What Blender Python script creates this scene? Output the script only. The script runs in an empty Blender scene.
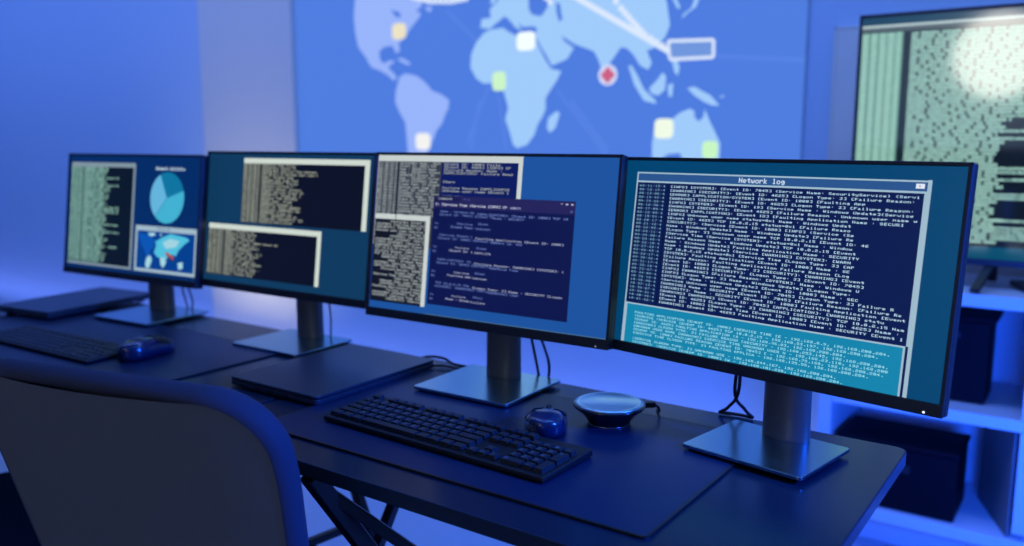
import bpy, bmesh, math, random
from mathutils import Vector, Matrix
random.seed(7)
SC = bpy.context.scene
COL = SC.collection
R = math.radians

# ---------------------------------------------------------------- materials
def lin(c):
    return tuple((x/255/12.92 if x/255 <= .04045 else ((x/255+.055)/1.055)**2.4) for x in c)

MATS = {}
def mat(name, base, rough=.5, metal=0., spec=.5, noise=0., nscale=20., bump=0., coat=0.):
    if name in MATS: return MATS[name]
    m = bpy.data.materials.new(name); m.use_nodes = True
    nt = m.node_tree; b = nt.nodes['Principled BSDF']
    b.inputs['Base Color'].default_value = (*base, 1)
    b.inputs['Roughness'].default_value = rough
    b.inputs['Metallic'].default_value = metal
    b.inputs['Specular IOR Level'].default_value = spec
    if coat: b.inputs['Coat Weight'].default_value = coat; b.inputs['Coat Roughness'].default_value = .15
    if noise or bump:
        tc = nt.nodes.new('ShaderNodeTexCoord'); n = nt.nodes.new('ShaderNodeTexNoise')
        n.inputs['Scale'].default_value = nscale; n.inputs['Detail'].default_value = 4
        nt.links.new(tc.outputs['Object'], n.inputs['Vector'])
        if noise:
            r = nt.nodes.new('ShaderNodeMapRange')
            r.inputs['To Min'].default_value = rough-noise; r.inputs['To Max'].default_value = rough+noise
            nt.links.new(n.outputs['Fac'], r.inputs['Value']); nt.links.new(r.outputs['Result'], b.inputs['Roughness'])
        if bump:
            bp = nt.nodes.new('ShaderNodeBump'); bp.inputs['Strength'].default_value = bump; bp.inputs['Distance'].default_value = .002
            nt.links.new(n.outputs['Fac'], bp.inputs['Height']); nt.links.new(bp.outputs['Normal'], b.inputs['Normal'])
    MATS[name] = m
    return m

def glow(c, k=1., rough=.25, spec=.5, ior=1.5):
    """a lit display colour behind glass"""
    name = 'display_%d_%d_%d_%g_%g_%g' % (*c, k, rough, ior)
    if name in MATS: return MATS[name]
    m = bpy.data.materials.new(name); m.use_nodes = True
    b = m.node_tree.nodes['Principled BSDF']
    b.inputs['Base Color'].default_value = (.004, .004, .005, 1)
    b.inputs['Roughness'].default_value = rough
    b.inputs['Specular IOR Level'].default_value = spec
    b.inputs['IOR'].default_value = ior
    b.inputs['Emission Color'].default_value = (*lin(c), 1)
    b.inputs['Emission Strength'].default_value = k
    MATS[name] = m
    return m

# ---------------------------------------------------------------- mesh builder
class MB:
    def __init__(s): s.v = []; s.f = []; s.mi = []; s.mats = []; s.sm = []
    def m(s, material):
        if material not in s.mats: s.mats.append(material)
        return s.mats.index(material)
    def add(s, vs, fs, material, smooth=False):
        o = len(s.v); k = s.m(material)
        s.v += [tuple(p) for p in vs]
        for f in fs:
            s.f.append(tuple(i+o for i in f)); s.mi.append(k); s.sm.append(smooth)
    def box(s, c, d, material, rot=None, bev=0., seg=2):
        bm = bmesh.new(); bmesh.ops.create_cube(bm, size=1)
        for v in bm.verts: v.co = Vector((v.co.x*d[0], v.co.y*d[1], v.co.z*d[2]))
        if bev: bmesh.ops.bevel(bm, geom=bm.edges[:], offset=bev, segments=seg, profile=.5, affect='EDGES')
        s.bm(bm, material, c, rot, smooth=False)
    def bm(s, bm, material, c=(0, 0, 0), rot=None, smooth=False):
        bm.verts.index_update(); M = rot or Matrix.Identity(3); c = Vector(c)
        s.add([M @ v.co + c for v in bm.verts], [[v.index for v in f.verts] for f in bm.faces], material, smooth)
        bm.free()
    def bar(s, a, b, w, h, material, bev=.002):
        a = Vector(a); b = Vector(b); d = b-a
        q = d.to_track_quat('Z', 'Y').to_matrix()
        s.box((a+b)/2, (w, h, d.length), material, q, bev, 1)
    def prism(s, outline, z0, z1, material, smooth=False):
        n = len(outline)
        vs = [(x, y, z0) for x, y in outline]+[(x, y, z1) for x, y in outline]
        fs = [tuple(range(n-1, -1, -1)), tuple(range(n, 2*n))]
        s.add(vs, fs, material)
        o = len(s.v)-2*n; k = s.m(material)
        for i in range(n):
            j = (i+1) % n; s.f.append((o+i, o+j, o+n+j, o+n+i)); s.mi.append(k); s.sm.append(smooth)
    def lathe(s, prof, material, n=40, sx=1., sy=1., c=(0, 0, 0)):
        vs = []; fs = []; m = len(prof)
        for r, z in prof:
            for i in range(n):
                a = 2*math.pi*i/n; vs.append((c[0]+r*math.cos(a)*sx, c[1]+r*math.sin(a)*sy, c[2]+z))
        for k in range(m-1):
            for i in range(n):
                j = (i+1) % n; fs.append((k*n+i, k*n+j, (k+1)*n+j, (k+1)*n+i))
        if prof[0][0] > 1e-6: fs.append(tuple(range(n-1, -1, -1)))
        if prof[-1][0] > 1e-6: fs.append(tuple((m-1)*n+i for i in range(n)))
        s.add(vs, fs, material, True)
    def tube(s, pts, r, material, n=8):
        # smooth tube through points (Catmull-Rom)
        P = [Vector(p) for p in pts]; Q = []
        for i in range(len(P)-1):
            p0 = P[max(i-1, 0)]; p1 = P[i]; p2 = P[i+1]; p3 = P[min(i+2, len(P)-1)]
            for k in range(8):
                t = k/8
                Q.append(.5*((2*p1)+(p2-p0)*t+(2*p0-5*p1+4*p2-p3)*t*t+(3*p1-p0-3*p2+p3)*t**3))
        Q.append(P[-1]); vs = []; fs = []
        up = Vector((.31, .17, .93))
        for i, q in enumerate(Q):
            d = (Q[min(i+1, len(Q)-1)]-Q[max(i-1, 0)]).normalized()
            a = d.cross(up).normalized(); b = d.cross(a)
            for k in range(n):
                t = 2*math.pi*k/n; vs.append(q+a*(r*math.cos(t))+b*(r*math.sin(t)))
        for i in range(len(Q)-1):
            for k in range(n):
                j = (k+1) % n; fs.append((i*n+k, i*n+j, (i+1)*n+j, (i+1)*n+k))
        fs.append(tuple(range(n-1, -1, -1))); fs.append(tuple((len(Q)-1)*n+k for k in range(n)))
        s.add(vs, fs, material, True)
    def build(s, name, parent=None, loc=(0, 0, 0), rot=(0, 0, 0), sub=0, bevel=0.):
        me = bpy.data.meshes.new(name); me.from_pydata(s.v, [], s.f)
        for m in s.mats: me.materials.append(m)
        me.polygons.foreach_set('material_index', s.mi); me.polygons.foreach_set('use_smooth', s.sm)
        me.validate(); me.update()
        bm = bmesh.new(); bm.from_mesh(me); bmesh.ops.recalc_face_normals(bm, faces=bm.faces[:]) if not getattr(s, 'flat', False) else None
        bm.to_mesh(me); bm.free()
        o = bpy.data.objects.new(name, me); COL.objects.link(o)
        o.location = loc; o.rotation_euler = rot
        if parent: o.parent = parent
        if bevel:
            b = o.modifiers.new('bevel', 'BEVEL'); b.width = bevel; b.segments = 3; b.limit_method = 'ANGLE'; b.angle_limit = R(40)
        if sub:
            q = o.modifiers.new('sub', 'SUBSURF'); q.levels = sub; q.render_levels = sub
        return o

def tag(o, label=None, cat=None, group=None, kind=None):
    if label: o['label'] = label
    if cat: o['category'] = cat
    if group: o['group'] = group
    if kind: o['kind'] = kind
    return o
def thing(name, label, cat, loc=(0, 0, 0), rz=0., group=None):
    o = bpy.data.objects.new(name, None); COL.objects.link(o)
    o.empty_display_size = .05; o.location = loc; o.rotation_euler = (0, 0, rz)
    return tag(o, label, cat, group)
def copy_tree(o, parent=None):
    c = o.copy(); COL.objects.link(c); c.parent = parent
    for ch in list(o.children): copy_tree(ch, c)
    return c
def rounded(w, d, r, n=5):
    out = []
    for cx, cy, a0 in ((w/2-r, d/2-r, 0), (-w/2+r, d/2-r, 90), (-w/2+r, -d/2+r, 180), (w/2-r, -d/2+r, 270)):
        for i in range(n+1):
            a = R(a0+90*i/n); out.append((cx+r*math.cos(a), cy+r*math.sin(a)))
    return out

# ---------------------------------------------------------------- 5x7 lettering
FONT = ('0000000000 00005F0000 0007000700 147F147F14 242A7F2A12 2313086462 3649562050 0008070300 001C224100 0041221C00 '
 '2A1C7F1C2A 08083E0808 0080703000 0808080808 0000606000 2010080402 3E5149453E 00427F4000 7249494946 2141494D33 '
 '1814127F10 2745454539 3C4A494931 4121110907 3649494936 464949291E 0000140000 0040340000 0008142241 1414141414 '
 '0041221408 0201590906 3E415D594E 7C1211127C 7F49494936 3E41414122 7F4141413E 7F49494941 7F09090901 3E41415173 '
 '7F0808087F 00417F4100 2040413F01 7F08142241 7F40404040 7F021C027F 7F0408107F 3E4141413E 7F09090906 3E4151215E '
 '7F09192946 2649494932 03017F0103 3F4040403F 1F2040201F 3F4038403F 6314081463 0304780403 6159494D43 007F414141 '
 '0204081020 004141417F 0402010204 4040404040 0003070800 2054547840 7F28444438 3844444428 384444287F 3854545418 '
 '00087E0902 18A4A49C78 7F08040478 00447D4000 2040403D00 7F10284400 00417F4000 7C04780478 7C08040478 3844444438 '
 'FC18242418 18242418FC 7C08040408 4854545424 04043F4424 3C4040207C 1C2040201C 3C4030403C 4428102844 4C9090907C '
 '4464544C44').split()
def glyph_runs(ch):
    k = ord(ch)-32
    if not 0 <= k < len(FONT): return []
    cols = [int(FONT[k][i*2:i*2+2], 16) for i in range(5)]
    out = []
    for row in range(8):
        c = 0
        while c < 5:
            if cols[c] >> row & 1:
                e = c
                while e < 5 and cols[e] >> row & 1: e += 1
                out.append((c, e, row)); c = e
            else: c += 1
    return out
RUNS = {chr(32+i): glyph_runs(chr(32+i)) for i in range(len(FONT))}

class Picture:
    """flat display picture in its own plane: x right, z up, layers stacked towards the viewer (-y)"""
    def __init__(s, x0, x1, z0, z1, step=.00012):
        s.b = (x0, x1, z0, z1); s.mb = MB(); s.mb.flat = True; s.step = step; s.faces = 0
    def rect(s, x0, x1, z0, z1, material, layer):
        X0, X1, Z0, Z1 = s.b
        x0 = max(x0, X0); x1 = min(x1, X1); z0 = max(z0, Z0); z1 = min(z1, Z1)
        if x1-x0 < 1e-6 or z1-z0 < 1e-6: return
        y = -layer*s.step
        s.mb.add([(x0, y, z0), (x1, y, z0), (x1, y, z1), (x0, y, z1)], [(0, 1, 2, 3)], material)
    def poly(s, pts, material, layer):
        y = -layer*s.step
        a = sum(pts[i-1][0]*pts[i][1]-pts[i][0]*pts[i-1][1] for i in range(len(pts)))
        if a < 0: pts = pts[::-1]
        s.mb.add([(x, y, z) for x, z in pts], [tuple(range(len(pts)))], material)
    def disc(s, x, z, rx, rz, material, layer, n=28, p=2.):
        pts = []
        for i in range(n):
            a = 2*math.pi*i/n; c, q = math.cos(a), math.sin(a)
            pts.append((x+rx*math.copysign(abs(c)**(2/p), c), z+rz*math.copysign(abs(q)**(2/p), q)))
        s.poly(pts, material, layer)
    def line(s, a, b, w, material, layer):
        dx, dz = b[0]-a[0], b[1]-a[1]; L = math.hypot(dx, dz); nx, nz = -dz/L*w/2, dx/L*w/2
        s.poly([(a[0]+nx, a[1]+nz), (a[0]-nx, a[1]-nz), (b[0]-nx, b[1]-nz), (b[0]+nx, b[1]+nz)], material, layer)
    def text(s, x, z, txt, cw, ch, material, layer, bold=.0, xmax=9., fillx=.84, fillz=.8):
        """z is the top of the line; cw, ch the character cell"""
        pw = cw*fillx/5; ph = ch*fillz/7.5
        for i, c in enumerate(txt):
            cx = x+i*cw
            if cx+cw*fillx > xmax: break
            for a, e, r in RUNS.get(c, []):
                s.rect(cx+a*pw-bold*pw, cx+e*pw+bold*pw, z-(r+1)*ph-bold*ph*.5, z-r*ph+bold*ph*.5, material, layer)
    def build(s, parent, name='screen', loc=(0, 0, 0)):
        return s.mb.build(name, parent, loc)

T = .74        # height of the table tops
# outlines on the map, millimetres on the wall (x, height)
LAND = [[(-2989,1923),(-3015,1849),(-3025,1772),(-3017,1693),(-3001,1633),(-2955,1585),(-2920,1537),(-2857,1515),(-2812,1494),(-2777,1467),(-2757,1482),(-2781,1505),(-2809,1526),(-2798,1543),(-2773,1547),(-2776,1560),(-2808,1559),(-2837,1548),(-2860,1564),(-2866,1603),(-2835,1624),(-2781,1626),(-2761,1592),(-2736,1596),(-2741,1634),(-2702,1659),(-2675,1688),(-2649,1711),(-2615,1739),(-2603,1757),(-2636,1768),(-2597,1787),(-2613,1825),(-2653,1889)],
 [(-2581,1773),(-2564,1786),(-2536,1769),(-2553,1756)],
 [(-2757,1565),(-2721,1568),(-2670,1542),(-2679,1532),(-2722,1547)],
 [(-2751,1459),(-2741,1484),(-2706,1498),(-2642,1486),(-2604,1466),(-2570,1440),(-2546,1414),(-2497,1400),(-2448,1371),(-2452,1337),(-2473,1306),(-2490,1269),(-2524,1238),(-2541,1200),(-2567,1169),(-2585,1111),(-2696,1110),(-2704,1214),(-2711,1278),(-2746,1324),(-2771,1370),(-2766,1421)],
 [(-2257,1643),(-2227,1656),(-2153,1660),(-2124,1641),(-2081,1621),(-2038,1621),(-1994,1602),(-1968,1562),(-1946,1525),(-1913,1481),(-1864,1470),(-1885,1435),(-1919,1393),(-1939,1366),(-1939,1320),(-1953,1292),(-1978,1258),(-1994,1217),(-2030,1176),(-2080,1162),(-2102,1176),(-2117,1224),(-2142,1283),(-2127,1330),(-2139,1366),(-2154,1411),(-2198,1436),(-2259,1436),(-2297,1459),(-2327,1506),(-2322,1562),(-2296,1608)],
 [(-1925,1286),(-1884,1313),(-1870,1302),(-1890,1245),(-1918,1225),(-1932,1246)],
 [(-2272,1668),(-2265,1704),(-2217,1705),(-2221,1743),(-2183,1765),(-2177,1815),(-2025,1800),(-2024,1726),(-2008,1701),(-1963,1691),(-1947,1706),(-1884,1786),(-1844,1783),(-1428,1742),(-1410,1696),(-1395,1613),(-1413,1572),(-1436,1548),(-1463,1534),(-1487,1528),(-1465,1481),(-1480,1457),(-1513,1474),(-1543,1516),(-1570,1541),(-1597,1547),(-1618,1520),(-1643,1490),(-1659,1449),(-1676,1460),(-1696,1508),(-1715,1538),(-1745,1550),(-1807,1573),(-1866,1609),(-1850,1585),(-1807,1556),(-1837,1516),(-1909,1493),(-1937,1535),(-1979,1593),(-1991,1617),(-1983,1647),(-2004,1655),(-2055,1655),(-2074,1677),(-2062,1642),(-2087,1654),(-2119,1687),(-2143,1706),(-2186,1682),(-2221,1661)],
 [(-2221,1763),(-2207,1793),(-2190,1784),(-2194,1761)],
 [(-1350,1633),(-1326,1652),(-1294,1671),(-1284,1699),(-1298,1705),(-1313,1668),(-1345,1647)],
 [(-1390,1709),(-1373,1707),(-1356,1675),(-1365,1667)],
 [(-1387,1499),(-1370,1509),(-1352,1460),(-1358,1430),(-1372,1443)],
 [(-1563,1476),(-1549,1476),(-1523,1437),(-1495,1386),(-1447,1344),(-1441,1330),(-1494,1343),(-1536,1403)],
 [(-1473,1389),(-1444,1415),(-1419,1445),(-1405,1429),(-1409,1380),(-1437,1360),(-1465,1370)],
 [(-1397,1398),(-1375,1404),(-1379,1355),(-1393,1355)],
 [(-1320,1384),(-1291,1388),(-1262,1372),(-1228,1355),(-1193,1318),(-1221,1319),(-1255,1334),(-1290,1356)],
 [(-1198,1347),(-1176,1357),(-1180,1347)],
 [(-1454,1122),(-1456,1182),(-1445,1248),(-1434,1275),(-1374,1274),(-1346,1295),(-1305,1310),(-1288,1299),(-1287,1278),(-1270,1262),(-1253,1278),(-1249,1307),(-1224,1256),(-1204,1220),(-1185,1183),(-1186,1109),(-1322,1107),(-1341,1148),(-1388,1143),(-1423,1122)]]
LAKES = [ [(-2784, 1790), (-2759, 1778), (-2733, 1771), (-2722, 1753), (-2743, 1747), (-2767, 1761)], [(-1893, 1739), (-1873, 1732), (-1867, 1696), (-1861, 1672), (-1876, 1662), (-1889, 1698)]]
FAINT = [((-1.209, 1.492), (-0.894, 1.462)), ((-2.459, 1.756), (-2.268, 1.596)), ((-2.354, 1.175), (-2.216, 1.448)), ((-1.884, 1.396), (-1.653, 1.138)), ((-1.817, 1.354), (-1.645, 1.157)), ((-2.28, 1.367), (-2.326, 1.153)), ((-2.179, 1.385), (-2.137, 1.154))]
# ---------------------------------------------------------------- shared materials
M_WALL = mat('wall_paint', (.50, .66, .78), .85, noise=.05, nscale=6)
M_FLOOR = mat('pale_floor', (.44, .50, .56), .42, noise=.08, nscale=9)
M_CEIL = mat('ceiling_paint', (.6, .6, .62), .9)
M_SHADE_GREY = mat('shade_grey', (.80, .76, .64), .8, noise=.05, nscale=8)  # grey painted in where the blue light does not reach the wall
M_DESK = mat('desk_laminate', (.008, .022, .042), .25, spec=.30, noise=.04, nscale=60)
M_MAT = mat('desk_mat_rubber', (.005, .023, .066), .38, spec=.3, noise=.05, nscale=300, bump=.05)
M_STEEL = mat('dark_steel', (.010, .012, .018), .4)
M_BLACK = mat('black_plastic', (.010, .011, .014), .42)
M_BEZEL = mat('bezel_plastic', (.022, .024, .03), .4)
M_PLATE = mat('brushed_plate', (.32, .55, .66), .24, metal=1., noise=.04, nscale=80)
M_COLUMN = mat('column_metal', (.15, .145, .13), .42, metal=.4)
M_LAPTOP = mat('laptop_shell', (.06, .085, .13), .36, metal=.6)
M_KEYS = mat('key_plastic', (.012, .016, .024), .5)
M_KEYCASE = mat('keyboard_case', (.006, .007, .010), .5)
M_LEGEND = mat('key_print', (.16, .19, .22), .6)
M_GLOSS = mat('glossy_black', (.006, .008, .012), .16, coat=.6)
M_MOUSE = mat('mouse_shell', (.005, .020, .075), .22, coat=.5)
M_SHELF = mat('white_shelf', (.70, .72, .76), .5)
M_BOX = mat('dark_case', (.002, .003, .008), .6, spec=.12)
M_CABLE = mat('black_rubber', (.008, .008, .01), .5)
M_FABRIC = mat('grey_fabric', (.17, .165, .14), .95, spec=.1, nscale=500, bump=.15)
M_SHELL = mat('blue_lit_edging', (.055, .062, .10), .7, spec=.25)  # edging grey tinted blue, painting in the blue light it catches
M_SEAT = mat('navy_cushion', (.012, .018, .05), .9, spec=.2, nscale=300, bump=.15)
M_RIM = mat('silver_rim', (.45, .5, .55), .2, metal=.9)
M_LED = glow((225, 232, 255), 1.6)

def slab(name, x, y, z, m, kind='structure'):
    b = MB(); b.box(((x[0]+x[1])/2, (y[0]+y[1])/2, (z[0]+z[1])/2), (x[1]-x[0], y[1]-y[0], z[1]-z[0]), m)
    return tag(b.build(name), kind=kind)
# ---------------------------------------------------------------- room shell
slab('floor', (-7.6, 2.4), (-3.3, 3.1), (-.1, 0), M_FLOOR)
slab('wall_back', (-7.6, 2.4), (3.0, 3.1), (0, 2.9), M_WALL)
slab('wall_left', (-7.7, -7.6), (-3.3, 3.1), (0, 2.9), M_WALL)
slab('wall_right', (2.4, 2.5), (-3.3, 3.1), (0, 2.9), M_WALL)
slab('wall_front', (-7.6, 2.4), (-3.4, -3.3), (0, 2.9), M_WALL)
slab('ceiling', (-7.7, 2.5), (-3.4, 3.1), (2.9, 3.0), M_CEIL)
slab('trim_1', (-4.205, -3.45), (2.97, 3.0), (0, 2.9), M_SHADE_GREY)          # pier beside the map, grey painted in for missing blue light
o = slab('baseboard_back', (-7.6, -.66), (2.985, 3.0), (0, .06), M_WALL)

# flat panel painted grey as the television's shadow on the wall
t = thing('tv_shadow_panel', 'grey panel painting the shadow of the large television on the wall', 'board', (-.42, 2.985, 1.12))
b = MB(); b.box((0, 0, 0), (.745, .024, .865), M_SHADE_GREY, bev=.003); b.build('shadow_sheet', t)
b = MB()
for c, d in (((0, 0, .436), (.76, .028, .008)), ((0, 0, -.436), (.76, .028, .008)), ((.376, 0, 0), (.008, .028, .88)), ((-.376, 0, 0), (.008, .028, .88))): b.box(c, d, M_SHADE_GREY, bev=.001)
b.build('shadow_edge', t)
# ---------------------------------------------------------------- world map on the wall
MAPT = thing('world_map_display', 'huge blue world map display with route lines filling the back wall', 'display', (0, 2.998, .9))
b = MB(); b.box((-2.17, -.004, .70), (2.552, .008, 1.46), M_BEZEL, bev=.002); b.build('display_panel', MAPT)
P = Picture(-3.446, -.894, .91, 2.33, .0003)
SEA = glow((78, 124, 222), 1, .6, .2); SEA2 = glow((86, 130, 226), 1, .6, .2)
LAND_C = glow((160, 203, 250), 1, .6, .2); LAND_W = glow((152, 180, 250), 1, .6, .2); LINE = glow((215, 228, 248), 1.05, .6, .2)
P.rect(-3.446, -.894, .91, 2.33, SEA, 0)
for a, c in FAINT: P.line(a, c, .016, SEA2, 1)
NORTH = [[(-3020, 1870), (-3100, 1990), (-3150, 2080), (-2950, 2100), (-2750, 2060), (-2640, 2000), (-2590, 1900), (-2650, 1870)],
         [(-2183, 1795), (-2230, 1860), (-2160, 1980), (-2050, 2040), (-1700, 2090), (-1400, 2060), (-1270, 1980), (-1300, 1860), (-1430, 1755), (-1840, 1790)],
         [(-2480, 1900), (-2440, 2100), (-2250, 2120), (-2270, 1990), (-2400, 1890)]]
for pts in NORTH: P.poly([(x/1000, z/1000) for x, z in pts], LAND_C, 2)
for i, pts in enumerate(LAND):
    P.poly([(x/1000, z/1000) for x, z in pts], LAND_W if i in (0, 1, 2, 3) else LAND_C, 2)
for pts in LAKES: P.poly([(x/1000, z/1000) for x, z in pts], SEA, 3)
P.line((-1.822, 1.763), (-1.395, 1.519), .022, LINE, 4)
def beads(pts, r, step):
    for (x0, z0), (x1, z1) in zip(pts, pts[1:]):
        n = max(1, int(math.hypot(x1-x0, z1-z0)/step))
        for k in range(n): P.disc(x0+(x1-x0)*k/n, z0+(z1-z0)*k/n, r, r, LINE, 5, 14)
beads([(-1.643, 1.747), (-1.599, 1.691), (-1.547, 1.636), (-1.496, 1.585), (-1.40, 1.524)], .013, .024)
beads([(-1.939, 1.763), (-1.901, 1.725)], .013, .024)
beads([(-2.649, 1.829), (-2.544, 1.802), (-2.43, 1.792), (-2.32, 1.798)], .014, .026)
BX = [(-1.401, 1.557), (-1.223, 1.550), (-1.222, 1.489), (-1.391, 1.490)]
P.poly(BX, glow((112, 150, 220), 1, .6, .2), 5)
for k in range(4): P.line(BX[k], BX[(k+1) % 4], .012, LINE, 6)
for x, z, rx, rz, c in ((-2.737, 1.687, .043, .036, (232, 222, 190)), (-2.036, 1.598, .047, .038, (240, 250, 250)), (-2.173, 1.442, .036, .040, (200, 240, 195)),
                        (-2.603, 1.190, .045, .038, (238, 238, 235)), (-1.408, 1.238, .039, .037, (236, 246, 225)), (-1.223, 1.160, .030, .032, (196, 242, 190)), (-1.651, 1.445, .042, .040, (205, 215, 245))):
    P.disc(x, z, rx, rz, glow(c, 1.05, .6, .2), 7, 28, 4. if c != (205, 215, 245) else 2.)
RED = glow((205, 95, 130), 1, .6, .2)
for dx, dz in ((.016, 0), (-.016, 0), (0, .016), (0, -.016)): P.disc(-1.651+dx, 1.445+dz, .014, .014, RED, 8, 16)
P.disc(-1.651, 1.445, .012, .012, RED, 9, 16)
P.build(MAPT, 'map_picture', (0, -.0085, -.9))

# ---------------------------------------------------------------- desks
def desk(name, label, x0, x1):
    t = thing(name, label, 'desk', ((x0+x1)/2, 1.0525, 0), group='dark desks placed end to end')
    w = x1-x0
    b = MB(); b.prism([(x, y) for x, y in rounded(w, .555, .018)], T-.022, T, M_DESK); b.build('tabletop', t, bevel=.0025)
    b = MB()
    for y in (-.17, .19): b.bar((-w/2+.05, y, T-.037), (w/2-.05, y, T-.037), .03, .03, M_STEEL)
    for x in (-w/2+.06, w/2-.06): b.bar((x, -.235, T-.032), (x, .235, T-.032), .03, .02, M_STEEL)
    b.build('apron_rail', t)
    return t, w
D1, w1 = desk('desk', 'dark desk on crossed legs holding the two nearest monitors', -1.178, -.217)
def leg(t, a, c, s=.022, name='leg', off=(0, 0)):
    b = MB(); o = Vector((t.location.x, t.location.y, 0))
    b.bar(Vector(a)-o, Vector(c)-o, s, s, M_STEEL); return b.build(name, t)
leg(D1, (-.925, .80, T-.03), (-.925, 1.28, .012), .026); leg(D1, (-1.08, 1.28, T-.03), (-1.08, .80, .012), .02)
leg(D1, (-.93, .825, .68), (-.715, 1.265, .22), .018, 'brace'); leg(D1, (-1.08, 1.04, .37), (-.925, 1.04, .37), .016, 'cross_pin')
leg(D1, (-.29, .80, T-.03), (-.29, 1.28, .012), .026); leg(D1, (-.33, 1.28, T-.03), (-.33, .80, .012), .02)
leg(D1, (-.715, 1.265, .22), (-.33, 1.265, .22), .016, 'stretcher')
D2, w2 = desk('desk', 'dark desk on splayed legs holding the two farthest monitors', -2.44, -1.188)
for sx in (0, 1):
    f = (lambda x: x) if sx else (lambda x: -2.44-1.188-x)
    leg(D2, (f(-1.352), 1.2, T-.03), (f(-1.045), 1.2, .012), .02); leg(D2, (f(-1.352), .86, T-.03), (f(-1.20), .84, .012), .02)
    leg(D2, (f(-1.235), 1.2, .40), (f(-1.279), .86, .40), .016, 'cross_bar')
leg(D2, (-2.36, 1.2, .42), (-1.30, 1.2, .62), .014, 'stretcher')

# desk mats
def desk_mat(label, x0, x1, y0, y1, rz=0.):
    t = thing('desk_mat', label, 'desk mat', ((x0+x1)/2, (y0+y1)/2, T), R(rz), 'desk mats')
    b = MB(); b.prism(rounded(x1-x0, y1-y0, .008), .0002, .0034, M_MAT); b.build('mat_sheet', t, bevel=.001)
    b = MB(); o = rounded(x1-x0+.002, y1-y0+.002, .009); i = rounded(x1-x0-.006, y1-y0-.006, .006); n = len(o)
    b.add([(x, y, .0036) for x, y in o]+[(x, y, .0036) for x, y in i]+[(x, y, .0003) for x, y in o]+[(x, y, .0030) for x, y in i], [q for k in range(n) for q in ((k, (k+1) % n, n+(k+1) % n, n+k), (2*n+k, k, (k+1) % n, 2*n+(k+1) % n)) if 1], M_STEEL)
    b.build('stitched_edge', t)
    return t
desk_mat('dark desk mat under the near keyboard and speaker puck', -1.09, -.403, .838, 1.245)
desk_mat('dark desk mat under the far left keyboard and mouse', -2.30, -1.432, .80, 1.185)

# ---------------------------------------------------------------- monitors
MW, MH, TILT = .538, .322, R(7.6)
def monitor(label, c, yaw, dx, dy, picture):
    a = R(yaw); r = Vector((math.cos(a), math.sin(a), 0)); n = Vector((-math.sin(a), math.cos(a), 0))
    S = Vector((c[0], c[1], 0))+r*dx+n*dy
    t = thing('computer_monitor', label, 'monitor', (S.x, S.y, T+LIFT.get(label, 0)), a, 'four monitors in a row on the desks')
    pc = (-dx, -dy, c[2]-LIFT.get(label, 0)); rot = (-TILT, 0, 0)
    b = MB(); b.box((0, .0125, 0), (MW, .019, MH), M_BLACK, bev=.003)
    b.box((0, .030, .0), (.30, .022, .20), M_BLACK, bev=.008)
    b.build('housing', t, pc, rot)
    b = MB(); e = .0055; ch = .017
    b.box((0, .001, MH/2-e/2), (MW, .006, e), M_BEZEL, bev=.0012); b.box((-MW/2+e/2, .001, 0), (e, .006, MH), M_BEZEL, bev=.0012); b.box((MW/2-e/2, .001, 0), (e, .006, MH), M_BEZEL, bev=.0012)
    b.box((0, .0005, -MH/2+ch/2), (MW, .007, ch), M_BEZEL, bev=.0015)
    b.build('bezel', t, pc, rot)
    P = Picture(-MW/2+e, MW/2-e, -MH/2+ch, MH/2-e)
    picture(P); P.mb.build('screen', t, Vector(pc)+Matrix.Rotation(-TILT, 3, 'X') @ Vector((0, 0.0018, 0)), rot)
    led = LEDS.get(label)
    b = MB(); b.lathe([(.0014, 0), (.0014, .001), (0, .0014)], led or M_BLACK, 12)
    q = b.build('power_light', t, Vector(pc)+Matrix.Rotation(-TILT, 3, 'X') @ Vector((MW/2-.022, -.0030, -MH/2+.004)), (R(90)-TILT, 0, 0))
    if led: q['label'] = 'small white power light at the lower right corner'
    # stand: oval column, hinge, square plate
    zt = c[2]-.02
    b = MB(); b.lathe([(1, 0.004), (.97, .012), (.95, .10), (.95, zt-.006), (.9, zt), (0, zt)], M_COLUMN, 40, .038*CW.get(label, 1), .023); b.build('stand_column', t)
    b = MB(); b.box((0, -.012-max(dy-.036, 0)/2, zt-.02), (.07, .03+max(dy-.036, 0), .05), M_BLACK, bev=.006); b.build('hinge', t)
    b = MB(); b.prism([(x+BDX.get(label, 0), y-.058) for x, y in rounded(*BS.get(label, (.205, .172)), .006)], .003, .0085, M_PLATE)
    q = b.build('stand_base', t, bevel=.0012); q['label'] = 'flat metallic base plate'
    b = MB(); b.prism([(x+BDX.get(label, 0), y-.058) for x, y in rounded(*[q-.013 for q in BS.get(label, (.205, .172))], .006)], .0003, .003, M_CABLE); b.build('rubber_pad', t)
    return t
LEDS = {}; LIFT = {}; BDX = {}; BS = {}; CW = {}

def words(n, rng):
    W = ['[INFO]', '[WARNING]', '[SYSTEM]:', '[SECURITY]:', '[APPLICATION]:', '[Event ID: 7045]', '[Event ID: 1000]', '[Event ID: 4625]', '(Service', 'Name : Windows Update]', '[Logon Type: 3]', '[Failure Reason:', 'Unknown user name', 'Faulting Application', 'Name : SECURITY', '[Service Time', 'TCP 10.0.2.15', 'status=0x1', 'Failure Reason']
    s = ''
    while len(s) < n: s += rng.choice(W)+' '
    return s[:n]
def stamp(rng): return '%02d:%02d:%02d.%d' % (8+rng.randrange(4), rng.randrange(60), rng.randrange(60), rng.randrange(10))

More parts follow.
